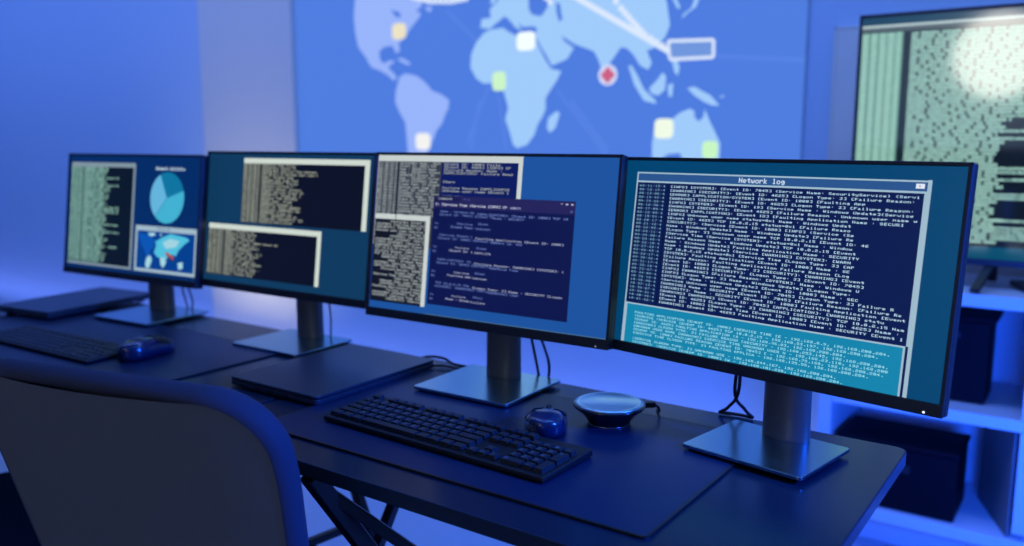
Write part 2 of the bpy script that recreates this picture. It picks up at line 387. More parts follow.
def pic_log(P):
    rng = random.Random(4)
    bg = glow((2, 68, 112)); win = glow((8, 25, 78)); bar = glow((42, 84, 140)); white = glow((158, 186, 204)); tx = glow((182, 216, 234)); tn = glow((128, 178, 196))
    teal = glow((20, 132, 172)); tt = glow((160, 228, 242)); dark = glow((6, 16, 44))
    P.rect(-.3, .3, -.2, .2, bg, 0)
    P.rect(-.2395, .2225, -.2, .1368, white, 1)
    P.rect(-.2368, .2195, .1228, .1345, bar, 2); P.rect(-.2368, .2145, -.2, .1200, win, 2)
    P.text(-.052, .1325, 'Network log', .0068, .0084, glow((205, 222, 238)), 3, .2, fillx=.78, fillz=.95)
    P.rect(.203, .214, .1262, .1325, glow((225, 230, 240)), 3); P.rect(.2075, .2085, .1282, .1305, bar, 4)
    first = ['[INFO] [SYSTEM]: [Event ID: 7045] (Service Name: SecurityService) (Servi', '[WARNING] [SECURITY]: [Event ID: 4625] [Logon Type: 3] [Failure Reason:', '[ERROR] [APPLICATION/SYSTEM] [Event ID: 1000] [Faulting App', '[WARNING] [SECURITY]: [Event ID: 4625] [Logon Type: 3] [Failure Reason:',
             '[INFO] [SYSTEM]: [Event ID: 19] [Service Name : Windows Update](Service', '[WARNING] [SECURITY]: [Event 4625] [Failure Reason : Unknown user name w', '[ERROR] [APPLICATION]: [Event ID] [Faulting Application Name : SECURI']
    cw = .00532; rows = 31; rp = .00618
    for i in range(rows):
        z = .1165-i*rp
        P.text(-.232, z, '%02d:%02d:%02d:%d' % (8+i//12, 11+i, rng.randrange(60), 4), .0051, rp, tn, 3, .10, fillx=.70, fillz=.56)
        if i < 7: s = first[i]
        elif i > 23: s = words(rng.choice([67, 69, 71, 72, 73, 65]), rng)
        else: s = words(rng.choice([56, 57, 58, 60, 61]), rng)
        if i >= 24 or i < 7: pass
        P.text(-.172, z, s, cw, rp, tx, 3, .18, xmax=.2145, fillx=.73, fillz=.60)
    P.rect(-.1778, -.1762, -.0785, .118, dark, 3)
    P.rect(-.2365, .2175, -.2, -.0783, win, 4); P.rect(-.2365, .2140, -.2, -.0783, white, 5); P.rect(-.2330, .2112, -.2, -.0806, teal, 5.5)
    L = [80, 74, 66, 76, 82, 76, 72, 0, 62, 64]; z = -.0915
    for i, n in enumerate(L):
        if n:
            s = words(n-26, rng).upper()+' - 192.168.%d.%d, 192.168.200.204.' % (rng.randrange(255), rng.randrange(255))
            P.text(-.216, z, s, .0048, .0055, tt, 6, .12, xmax=.2, fillx=.74, fillz=.66)
        z -= .0056 if n else .0035
    P.rect(.2175, .2225, -.2, .1375, white, 7)

def dense(P, x0, x1, z0, z1, rp, cw, tx, layer, rng, nmin, nmax, bold=.35, num=None, xm=9.):
    z = z1
    while z-rp > z0:
        s = words(rng.randint(nmin, nmax), rng)
        if num: P.text(x0, z, stamp(rng)[:num], cw, rp, tx, layer, bold, xmax=xm)
        P.text(x0+(num+1)*cw if num else x0, z, s, cw, rp, tx, layer, bold, xmax=min(x1, xm))
        z -= rp

def pic_code(P):
    rng = random.Random(11)
    bg = glow((28, 82, 158)); win = glow((9, 24, 92)); bar = glow((200, 208, 205)); tx = glow((150, 158, 158)); tb = glow((92, 110, 170))
    P.rect(-.3, .3, -.2, .2, bg, 0)
    P.rect(-.265, .075, -.02, .156, bar, 1); P.rect(-.262, .066, -.02, .144, win, 2)
    P.rect(-.262, -.105, -.02, .144, glow((52, 58, 70)), 2.5)
    dense(P, -.260, -.105, .035, .143, .0058, .0046, tx, 3, rng, 20, 23, .4, 10)
    P.rect(-.211, -.208, -.02, .144, glow((12, 16, 34)), 4)
    z = .142
    for n in (22, 26, 24, 27, 0, 0, 5, 0, 26, 26, 0, 8, 0, 0, 24, 12, 9):
        if n: P.text(-.100, z, words(n, rng), .0058, .0054, tx, 3, .3)
        z -= .0055
    P.rect(-.262, -.124, -.2, .041, bar, 4); P.rect(-.262, -.134, -.2, .031, glow((16, 20, 32)), 5)
    z = .029
    while z > -.126:
        n = rng.choice([27, 27, 27, 25, 26, 27, 16, 20]); o = rng.choice([0, 0, 0, 0, 4, 8, 12])
        P.text(-.258+o*.0046, z, words(27-o, rng), .0046, .0058, tx, 6, .45, xmax=-.134); z -= .0058
    P.rect(-.264, -.122, -.2, -.131, bg, 7)
    pur = glow((12, 20, 74)); ttl = glow((36, 34, 88))
    P.rect(-.118, .187, -.124, .081, pur, 8); P.rect(-.118, .187, .0585, .081, ttl, 9); P.rect(-.118, -.055, .0700, .081, glow((26, 26, 78)), 10)
    P.text(-.107, .078, 'Command', .0046, .0056, tx, 11, .3); P.text(-.048, .078, '+ v', .0046, .0056, tb, 11, .2)
    P.text(.158, .078, '- o x', .0052, .0056, glow((190, 195, 225)), 11, .3); P.text(.178, .066, 'o', .005, .0056, tb, 11, .3)
    P.text(-.112, .067, 'C: '+words(32, rng), .0046, .0058, glow((180, 185, 205)), 11, .4); P.text(.046, .067, '- admin', .0046, .0058, glow((150, 155, 195)), 11, .3)
    def block(z, full, tones):
        P.text(-.100, z, words(17, rng), .0046, .005, tb, 11, .3); P.text(-.015, z-.002, words(38, rng), .0050, .005, tones, 11, .4, xmax=.182)
        P.text(-.102, z-.0062, words(30 if full else 26, rng), .0048, .005, tb, 11, .3); P.text(.02, z-.0075, words(14, rng), .0048, .005, tb, 11, .3)
        P.text(-.060, z-.0215, words(8, rng), .0046, .005, tones, 11, .3); P.text(-.012, z-.0195, words(5, rng), .0046, .005, tb, 11, .3)
        P.text(-.112, z-.0225, '1x', .0046, .005, tb, 11, .3); P.text(-.074, z-.0278, words(12, rng), .0046, .005, tones, 11, .45); P.text(-.016, z-.0285, words(8, rng), .0046, .005, tones, 11, .35)
        P.text(-.112, z-.031, '01', .0046, .005, tb, 11, .3)
    tone = glow((138, 144, 172))
    block(.054, 0, tb); block(.010, 1, tone); block(-.036, 1, tone); block(-.080, 0, tone)
    P.rect(-.267, .267, -.146, -.1425, glow((70, 110, 150)), 1)

def pic_two(P):
    rng = random.Random(21)
    bg = glow((14, 57, 92)); bar = glow((205, 216, 206)); win = glow((10, 14, 30)); tx = glow((150, 156, 142)); grey = glow((70, 74, 72))
    P.rect(-.3, .3, -.2, .2, bg, 0)
    for (x0, x1, z0, z1, bw, sep, xr, seed, rp) in ((-.140, .252, -.002, .146, .0135, -.081, .107, 3, .0067), (-.252, .124, -.129, -.009, .012, -.196, .0, 5, .0062)):
        rng = random.Random(seed)
        P.rect(x0, x1, z0, z1, bar, 1); P.rect(x0, x1-bw, z0, z1-.0120, win, 2)
        z = z1-.0130
        P.rect(x0, sep+.035, z0, z1-.0120, grey, 3)
        while z-rp > z0-.001:
            P.text(x0+.002, z, stamp(rng), .0054, rp, tx, 4, .4)
            P.text(sep+.006, z, words(rng.choice([19, 19, 20, 22, 24, 26, 34]), rng), .0054, rp, tx, 4, .4, xmax=xr)
            z -= rp
        P.rect(sep-.002, sep+.002, z0, z1-.0120, win, 5)

def pic_chart(P):
    rng = random.Random(31)
    bg = glow((2, 42, 98)); bar = glow((128, 148, 160)); win = glow((8, 20, 32)); tx = glow((140, 186, 172)); grey = glow((64, 96, 94))
    P.rect(-.3, .3, -.2, .2, bg, 0)
    P.rect(-.256, .016, -.134, .138, bar, 1); P.rect(-.256, .008, -.128, .1265, win, 2)
    P.rect(-.256, -.116, -.128, .1265, grey, 3)
    z = .1255
    while z > -.122:
        P.text(-.254, z, stamp(rng), .0056, .0064, tx, 4, .45)
        P.text(-.197, z, words(rng.choice([16, 17, 18, 18, 19, 20, 28, 27, 17]), rng), .0056, .0064, tx, 4, .45, xmax=-.014); z -= .0064
    P.rect(-.201, -.198, -.128, .1265, glow((24, 44, 54)), 5)
    # pie chart
    cx, cz, rx, rz = .143, .054, .064, .0635
    def sector(a0, a1, c):
        n = 18; P.poly([(cx, cz)]+[(cx+rx*math.cos(R(a0+(a1-a0)*i/n)), cz+rz*math.sin(R(a0+(a1-a0)*i/n))) for i in range(n+1)], glow(c), 2)
    sector(18, 116, (14, 116, 158)); sector(116, 229, (100, 180, 220)); sector(229, 378, (66, 176, 208))
    for a in (18, 116, 229): P.line((cx, cz), (cx+rx*math.cos(R(a)), cz+rz*math.sin(R(a))), .002, glow((30, 130, 170)), 3)
    P.text(.097, .130, 'Network statistic', .0064, .0085, glow((190, 215, 230)), 3, .4, fillz=.95)
    # small map window
    P.rect(.028, .262, -.134, -.018, glow((158, 184, 198)), 1); P.rect(.036, .254, -.126, -.031, glow((2, 62, 140)), 2)
    P.text(.115, -.0205, 'Activity', .006, .0085, glow((90, 120, 150)), 3, .3)
    cy = glow((80, 190, 220)); wh = glow((160, 210, 222)); db = glow((10, 84, 176))
    P.poly([(.040, -.038), (.085, -.040), (.108, -.056), (.100, -.074), (.086, -.082), (.092, -.094), (.080, -.100), (.066, -.080), (.050, -.062)], db, 3)
    P.poly([(.078, -.096), (.092, -.092), (.098, -.104), (.088, -.124), (.076, -.124), (.072, -.112)], wh, 4)
    P.poly([(.104, -.084), (.112, -.066), (.108, -.056), (.130, -.046), (.164, -.034), (.224, -.040), (.236, -.046), (.222, -.054), (.206, -.066), (.196, -.074), (.188, -.088), (.172, -.084), (.160, -.094), (.146, -.098), (.118, -.094)], cy, 4)
    P.poly([(.134, -.058), (.162, -.046), (.200, -.050), (.186, -.066), (.150, -.072)], wh, 5)
    P.poly([(.128, -.094), (.150, -.094), (.152, -.108), (.142, -.120), (.132, -.112)], wh, 5)
    P.poly([(.196, -.104), (.214, -.100), (.216, -.116), (.200, -.120)], wh, 5)
    P.poly([(.078, -.036), (.104, -.034), (.106, -.042), (.086, -.044)], wh, 5); P.poly([(.122, -.036), (.132, -.036), (.130, -.043)], wh, 5)
    P.line((.150, -.082), (.180, -.094), .0075, glow((172, 84, 84)), 6); P.line((.156, -.090), (.180, -.100), .004, glow((60, 40, 70)), 6)

MC = 'monitor whose screen shows '

L4 = MC+'a Network log window, nearest the right end'; L3 = MC+'a purple command window over two code windows'; L2 = MC+'only two white-framed black text windows'; L1 = MC+'a pie chart and small map, farthest left'
LEDS.update({L4: M_LED, L3: glow((120, 130, 160))}); LIFT.update({L4: .0036, L3: .0036, L1: .0036}); BDX.update({L4: -.002, L3: .004, L2: .004, L1: .035}); BS.update({L4: (.186, .155), L3: (.205, .185), L1: (.215, .195)}); CW[L1] = 1.25
m4 = monitor(L4, (-.4143, 1.2198, .2655), -9.5, .037, .030, pic_log)
m3 = monitor(L3, (-.929, 1.2234, .270), 1.65, .012, .052, pic_code)
m2 = monitor(L2, (-1.511, 1.253, .268), 1.7, .028, .048, pic_two)
m1 = monitor(L1, (-2.0265, 1.1976, .2657), 4.2, -.014, .092, pic_chart); m1.scale = (.985,)*3

# monitor cables
def cable(label, *runs, r=.0028):
    t = thing('monitor_cable', label, 'cable', tuple(runs[0][-1]), 0, 'cables hanging behind the monitors')
    o = Vector(runs[0][-1])
    for i, p in enumerate(runs):
        b = MB(); b.tube([Vector(q)-o for q in p], r, M_CABLE); b.build('cable_cord', t)
    return t
cable('black forked cable behind the Network log monitor', [(-.455, 1.262, T+.155), (-.462, 1.282, T+.06), (-.486, 1.305, T+.022), (-.508, 1.322, T+.004)],
      [(-.452, 1.262, T+.155), (-.470, 1.286, T+.055), (-.462, 1.312, T+.02), (-.452, 1.325, T+.004)], [(-.508, 1.322, T+.004), (-.48, 1.326, T+.004), (-.452, 1.325, T+.004)])
cable('black cable looping beside the stand of the purple-window monitor', [(-.885, 1.302, T+.20), (-.868, 1.318, T+.10), (-.846, 1.320, T+.04), (-.848, 1.322, T+.003)], [(-.895, 1.302, T+.17), (-.880, 1.320, T+.06), (-.868, 1.322, T+.003)])
cable('thin black cable behind the monitor with two black text windows', [(-1.452, 1.30, T+.18), (-1.436, 1.318, T+.08), (-1.440, 1.322, T+.003)], r=.002)
cable('thin black cables behind the pie chart monitor', [(-2.03, 1.335, T+.18), (-1.985, 1.325, T+.08), (-1.966, 1.325, T+.035), (-1.972, 1.325, T+.010)], [(-2.045, 1.33, T+.16), (-2.015, 1.33, T+.06), (-1.995, 1.33, T+.010)], r=.0022)

# ---------------------------------------------------------------- keyboards
U = .01905
def layout():
    K = []
    def row(y, items):
        x = 0
        for it in items:
            if isinstance(it, (int, float)): x += it
            else:
                w, s = it[0], it[1]; h = it[2] if len(it) > 2 else 1
                K.append((x, y, w, h, s)); x += w
    one = lambda s: [(1, c) for c in s]
    row(0, [(1, ''), 1]+[(1, '')]*4+[.5]+[(1, '')]*4+[.5]+[(1, '')]*4+[.25]+[(1, '')]*3)
    row(1.25, one('`1234567890-=')+[(2, ''), .25]+[(1, '')]*3+[.25]+[(1, ''), (1, '/'), (1, '*'), (1, '-')])
    row(2.25, [(1.5, '')]+one('QWERTYUIOP[]')+[(1.5, '\\'), .25]+[(1, '')]*3+[.25]+one('789')+[(1, '+', 2)])
    row(3.25, [(1.75, '')]+one("ASDFGHJKL;'")+[(2.25, ''), 3.5]+one('456'))
    row(4.25, [(2.25, '')]+one('ZXCVBNM,./')+[(2.75, ''), 1.25, (1, '^'), 1.25]+one('123')+[(1, '', 2)])
    row(5.25, [(1.25, '')]*3+[(6.25, '')]+[(1.25, '')]*4+[.25]+[(1, '<'), (1, 'v'), (1, '>'), .25, (2, '0'), (1, '.')])
    return K
def keyboard(label, loc, rz, sx, sy, h0, h1, kh):
    t = thing('keyboard', label, 'keyboard', loc, R(rz), 'keyboards on the desk mats')
    W, D = 22.5*U*sx+.012, 6.25*U*sy+.014
    sl = (h1-h0)/D; ang = math.atan(sl)
    b = MB(); y0, y1 = -D/2, D/2
    prof = [(y0, .001), (y1, .001), (y1, h1), (y0, h0)]
    b.add([(-W/2, y, z) for y, z in prof]+[(W/2, y, z) for y, z in prof], [(0, 1, 2, 3), (7, 6, 5, 4), (0, 4, 5, 1), (1, 5, 6, 2), (2, 6, 7, 3), (3, 7, 4, 0)], M_KEYCASE)
    b.build('case', t, bevel=.0025)
    rest = MB(); Mr = Matrix.Rotation(ang, 3, 'X')
    for n, (x, y, w, h, s) in enumerate(layout()):
        cx = (x+w/2-11.25)*U*sx; cy = (3.125-(y+h/2))*U*sy
        c = Vector((cx, cy, h0+(cy-y0)*sl))
        k = rest if n in (12, 13, 14, 15) else MB()
        g = .0028; a, d = (w*U*sx-g)/2, (h*U*sy-g)/2; q = .0016 if kh > .004 else .0006
        vs = [(-a, -d, 0), (a, -d, 0), (a, d, 0), (-a, d, 0), (-a+q, -d+q, kh), (a-q, -d+q, kh), (a-q, d-q*.6, kh), (-a+q, d-q*.6, kh)]
        k.add([Mr @ Vector(v)+c for v in vs], [(3, 2, 1, 0), (4, 5, 6, 7), (0, 1, 5, 4), (1, 2, 6, 5), (2, 3, 7, 6), (3, 0, 4, 7)], M_KEYS)
        for (e, f, r_) in RUNS.get(s, []):
            p = .0011; X0 = -a+q+.002; Z0 = d-q-.002
            k.add([Mr @ Vector((X0+xx*p, Z0-zz*p, kh+.00015))+c for xx, zz in ((e, r_+1), (f, r_+1), (f, r_), (e, r_))], [(0, 1, 2, 3)], M_LEGEND)
        if k is not rest: k.build('key', t)
    q = rest.build('function_keys', t); q['kind'] = 'stuff'
    b = MB()
    for x in (-W/2+.04, W/2-.04): b.box((x, y1-.012, .0006), (.03, .01, .0012), M_CABLE)
    b.build('rubber_foot', t)
    return t
keyboard('black keyboard with raised keycaps in front of the nearest monitors', (-.797, .966, T+.0037), -1.9, .985, .93, .009, .0125, .0065)
keyboard('thin flat keyboard beside the mouse on the far left desk', (-1.888, .925, T+.0037), 2.5, .97, .86, .007, .012, .0016)

# ---------------------------------------------------------------- mice
ML, MHT = .046, .035
def mouse(label, loc, rz):
    t = thing('computer_mouse', label, 'mouse', loc, R(rz), 'computer mice')
    Lh, Wh, Hh = ML, .033, MHT
    def half(y):                       # half width along the body, waist in the middle
        u = y/Lh; return Wh*max(0., 1-abs(u)**3.2)**.5*(1-.10*math.exp(-((u-.15)/.35)**2))
    def top(y):
        u = y/Lh; return .012+(Hh-.012)*max(0., 1-((u+.18)/1.25)**2)**.8
    def shell(y0, y1, x0, x1, off, ny=16, nx=16, wrap=True):
        vs = []; fs = []
        for i in range(ny+1):
            y = y0+(y1-y0)*i/ny; w = half(min(max(y, -Lh*.985), Lh*.985))
            for j in range(nx+1):
                s = x0+(x1-x0)*j/nx; a = s*math.pi/2
                k = .55
                x = math.copysign(abs(math.sin(a))**k, s)*w; z = .003+(top(y)-.003)*abs(math.cos(a))**.62
                vs.append((x*(1+off/Wh), y, z+off))
        for i in range(ny):
            for j in range(nx): q = i*(nx+1)+j; fs.append((q, q+1, q+nx+2, q+nx+1))
        return vs, fs
    b = MB(); vs, fs = shell(-Lh*.99, Lh*.99, -1, 1, 0)
    n = 17
    fs = list(fs); fs.append(tuple(range(n))); fs.append(tuple(range(len(vs)-n, len(vs))))
    fs.append(tuple([i*n for i in range(17)]+[i*n+16 for i in range(16, -1, -1)]))
    b.add(vs, fs, M_MOUSE, True); b.build('body', t)
    for sx in (-1, 1):
        b = MB(); vs, fs = shell(.006, Lh*.95, sx*.06, sx*.72, .0012, 8, 8); b.add(vs, fs, M_BLACK, True); b.build('button', t)
    b = MB(); b.lathe([(.0, -.004), (.009, -.0035), (.0105, 0), (.009, .0035), (0, .004)], M_CABLE, 20)
    q = b.build('scroll_wheel', t, (0, ML*.5, top(ML*.5)-.004), (0, R(90), 0))
    b = MB(); b.box((-.0325, .008, .019), (.003, .022, .006), M_BLACK, bev=.001); b.build('side_button', t)
    b = MB(); vs, fs = shell(-ML*.97, -ML*.35, -.97, -.62, .0010, 8, 6); b.add(vs, fs, M_RIM, True); q = b.build('side_trim', t); q['label'] = 'silver trim on the rear left flank'
    b = MB(); b.box((0, 0, .0012), (.036, ML*1.4, .0024), M_CABLE, bev=.0006); b.build('glide_foot', t)
    return t
mouse('dark mouse behind the near keyboard, beside the speaker puck', (-.694, 1.078, T+.0036), 24)
ML, MHT = .064, .041
mouse('dark glossy mouse beside the thin keyboard on the far left desk', (-1.640, .990, T+.0036), 8)

# ---------------------------------------------------------------- conference speaker puck
t = thing('speaker_puck', 'round blue-lit speaker puck on a small foot near the desk back edge', 'speaker', (-.634, 1.170, T+.0036))
b = MB(); b.lathe([(.030, .0), (.034, .002), (.036, .007), (.046, .019), (.0565, .027), (.0585, .030), (.0575, .0325), (.055, .0325)], M_GLOSS, 56); b.build('body', t)
b = MB(); b.lathe([(.0555, .0325), (.0545, .0342), (.047, .0352), (.046, .0345), (0, .0350)], mat('puck_top', (.55, .80, .84), .28, metal=.9), 56); b.build('top_plate', t)
b = MB(); b.lathe([(.0315, -.0004), (.0335, .0006), (.0335, .0016), (.0315, .0022)], M_RIM, 48); q = b.build('base_ring', t); q['label'] = 'thin silver ring at the foot'
b = MB(); b.box((.046, .046, .026), (.024, .012, .009), M_BLACK, Matrix.Rotation(R(45), 3, 'Z'), .002); b.build('cable_plug', t)
b = MB(); b.tube([(.053, .053, .026), (.052, .072, .016), (.046, .09, .003), (.03, .115, -.001)], .002, M_CABLE); b.build('cord', t)

# ---------------------------------------------------------------- closed laptops
def laptop(label, loc, rz, w, d, lift=0.):
    t = thing('laptop', label, 'laptop', loc, R(rz), 'closed laptops')
    b = MB(); b.prism(rounded(w, d, .010), .003+lift, .0115+lift, M_LAPTOP); b.build('base', t, bevel=.0015)
    b = MB(); b.prism(rounded(w-.001, d-.001, .010), .0125+lift, .0185+lift, M_LAPTOP); b.build('lid', t, bevel=.0015)
    b = MB(); b.bar((-w*.36, d/2-.004, .0115+lift), (w*.36, d/2-.004, .0115+lift), .007, .007, M_BLACK); b.build('hinge', t)
    for y in (-.04, 0., .035):
        b = MB(); b.box((-w/2-.0002, y, .0072+lift), (.0012, .012, .0038), M_CABLE); b.build('port', t)
    for sx in (-1, 1):
        for sy in (-1, 1):
            b = MB(); b.box((sx*(w/2-.03), sy*(d/2-.025), .0016+lift/2), (.02, .012, .0032+lift), M_CABLE); b.build('rubber_foot', t)
    return t
laptop('closed dark laptop in front of the stand with two black text windows', (-1.2025, 1.115, T+.0003), 90, .315, .238)
laptop('closed dark laptop at the far left end of the desks', (-2.300, 1.195, T+.0003), 98, .325, .222, .006)
t = thing('laptop_charger_cable', 'short dark cable coiled at the rear corner of the near laptop', 'cable', (-1.09, 1.285, T))
b = MB(); b.tube([(-.05, -.01, .010), (-.035, .018, .012), (.0, .022, .012), (.03, .012, .008), (.055, .020, .004), (.075, .012, .003)], .0028, M_CABLE); b.build('cable_cord', t)
b = MB(); b.tube([(.0, -.02, .006), (.02, -.005, .006), (.045, .0, .004), (.065, .012, .003)], .0025, M_CABLE); b.build('cable_cord', t)

# ---------------------------------------------------------------- white shelf unit
U0 = thing('shelf_unit', 'white low shelf unit lit blue under the large television', 'shelf unit', (.12, 2.70, 0))
SX0, SX1 = -.78, .78
def part(name, c, d, bev=.002):
    b = MB(); b.box(c, d, M_SHELF, bev=bev); return b.build(name, U0)
part('top_board', (0, 0, .777), (1.56, .40, .034))
part('shelf', (0, 0, .4555), (1.488, .39, .032)); part('bottom_board', (0, 0, .125), (1.488, .39, .034))
for x in (-.762, .762): part('side_panel', (x, 0, .41), (.036, .40, .70))
for z, h in ((.29975, .2775), (.6155, .287)):
    part('divider', (-.250, 0, z), (.034, .385, h)); part('divider', (.26, 0, z), (.034, .385, h))
part('back_panel', (0, .196, .4335), (1.488, .008, .62))
part('plinth', (0, .05, .056), (1.45, .28, .11))

# things on the shelves
t = thing('dark_case', 'dark upright case on the middle shelf under the television', 'case', (-.345, 2.67, .472))
b = MB(); b.box((0, 0, .118), (.205, .15, .228), M_BOX, bev=.006); b.build('body', t)
b = MB(); b.box((.006, 0, .238), (.222, .158, .014), M_BOX, bev=.005); b.build('lid', t)
b = MB(); b.box((0, -.076, .19), (.06, .004, .018), M_STEEL, bev=.001); b.build('handle', t)
t = thing('storage_box', 'large dark storage box in the lowest shelf compartment', 'box', (-.4455, 2.628, .142))
b = MB(); b.box((0, 0, .094), (.318, .205, .184), M_BOX, bev=.006); b.build('body', t)
b = MB(); b.box((0, 0, .194), (.328, .215, .014), M_BOX, bev=.005); b.build('lid', t)
b = MB(); b.box((0, -.1035, .13), (.08, .004, .022), M_STEEL, bev=.001); b.build('handle', t)
t = thing('leaning_board', 'grey board standing askew at the right of the lowest compartment', 'board', (-.2045, 2.641, .142), math.atan2(2.763-2.519, -.254+.158))
b = MB(); b.box((0, 0, .146), (.262, .006, .288), mat('dull_board', (.16, .17, .19), .7), bev=.001); b.build('board_sheet', t)
b = MB(); b.box((0, 0, .2905), (.262, .008, .006), mat('dull_board_edge', (.10, .105, .12), .7), bev=.001); b.build('edge_strip', t)

# ---------------------------------------------------------------- television
TV = thing('television', 'large television of pale green code standing on the white shelf unit', 'television', (-.03, 2.6, .794))
b = MB(); b.box((0, .025, .406), (1.204, .034, .682), M_BLACK, bev=.005); b.box((0, .05, .30), (.8, .04, .36), M_BLACK, bev=.015); b.build('housing', TV)
b = MB()
for c, d in (((0, .004, .742), (1.204, .012, .010)), ((0, .004, .074), (1.204, .012, .018)), ((-.5975, .004, .406), (.009, .012, .682)), ((.5975, .004, .406), (.009, .012, .682))): b.box(c, d, M_BEZEL, bev=.0015)
b.build('bezel', TV)
P = Picture(-.593, .593, .083, .737, .0002)
rg = random.Random(5); q = .10
G = lambda c: glow(c, 1, .07, 1., 1.85)
P.rect(-1, 1, 0, 1, G((6, 76, 104)), 0); P.rect(-.593, .593, .716, .737, G((10, 60, 84)), 1); P.rect(-.593, .593, .709, .716, G((176, 196, 196)), 1); P.rect(-.593, .593, .697, .709, G((78, 92, 96)), 1)
P.rect(-.593, .593, .116, .697, G((14, 24, 30)), 1)
P.rect(-.592, -.483, .116, .695, G((86, 128, 118)), 2)
tx = G((158, 200, 188)); mint = G((106, 146, 138))
for k, x in enumerate((-.590, -.568, -.546, -.525, -.503)): P.rect(x, x+.0165, .116, .695, G((126, 176, 158)), 3)
z = .692; rp = .0098
while z > .126:
    P.text(-.590, z, '%04x %04x %04x %04x %02x' % tuple(rg.randrange(65536) if i < 4 else rg.randrange(256) for i in range(5)), .00455, rp, tx, 4, .4, xmax=-.484)
    n = 38+rg.choice([0, 0, 1, 2, 2, 3, 4, 6]) if z < .47 else 74+rg.randrange(6)
    x = -.463
    s = ''
    while len(s) < n: s += ''.join(rg.choice('abdegmnopqsuwxABDEGHKMNQRSW0235689#@%&') for _ in range(rg.choice([3, 5, 6, 8, 9, 12])))+' '
    s = s[:n]
    i = 0
    while i < len(s):
        j = s.find(' ', i); j = len(s) if j < 0 else j
        P.rect(x+i*.0058, x+j*.0058, z-rp*.88, z, mint, 2); i = j+1
    P.text(x, z, s, .0058, rp, tx, 4, .35)
    if z < .47 and rg.random() < .45: P.rect(-.235, .35, z-rp*.8, z-rp*.1, mint, 2); P.text(-.235, z, words(90, rg), .0058, rp, tx, 4, .3)
    z -= rp
P.rect(-.471, -.466, .116, .697, G((30, 50, 52)), 6); P.rect(-.483, -.478, .116, .697, G((30, 50, 52)), 6)
P.build(TV, 'screen', (0, -.001, 0))
for s in (-1, 1):
    b = MB(); b.bar((s*.225, .03, .075), (s*.25, -.10, .008), .024, .012, M_BLACK, .002); b.bar((s*.225, .03, .075), (s*.235, .15, .008), .024, .012, M_BLACK, .002); b.build('foot', TV)
t = thing('remote_control', 'small black remote lying under the television on the white unit', 'remote', (-.175, 2.66, .794), R(20))
b = MB(); b.box((0, 0, .008), (.045, .14, .016), M_BLACK, bev=.004); b.build('body', t)
b = MB()
for i in range(4):
    for j in range(3): b.box((-.012+.012*j, -.04+.018*i, .0168), (.007, .009, .002), M_LEGEND, bev=.0005)
b.build('button_pad', t)

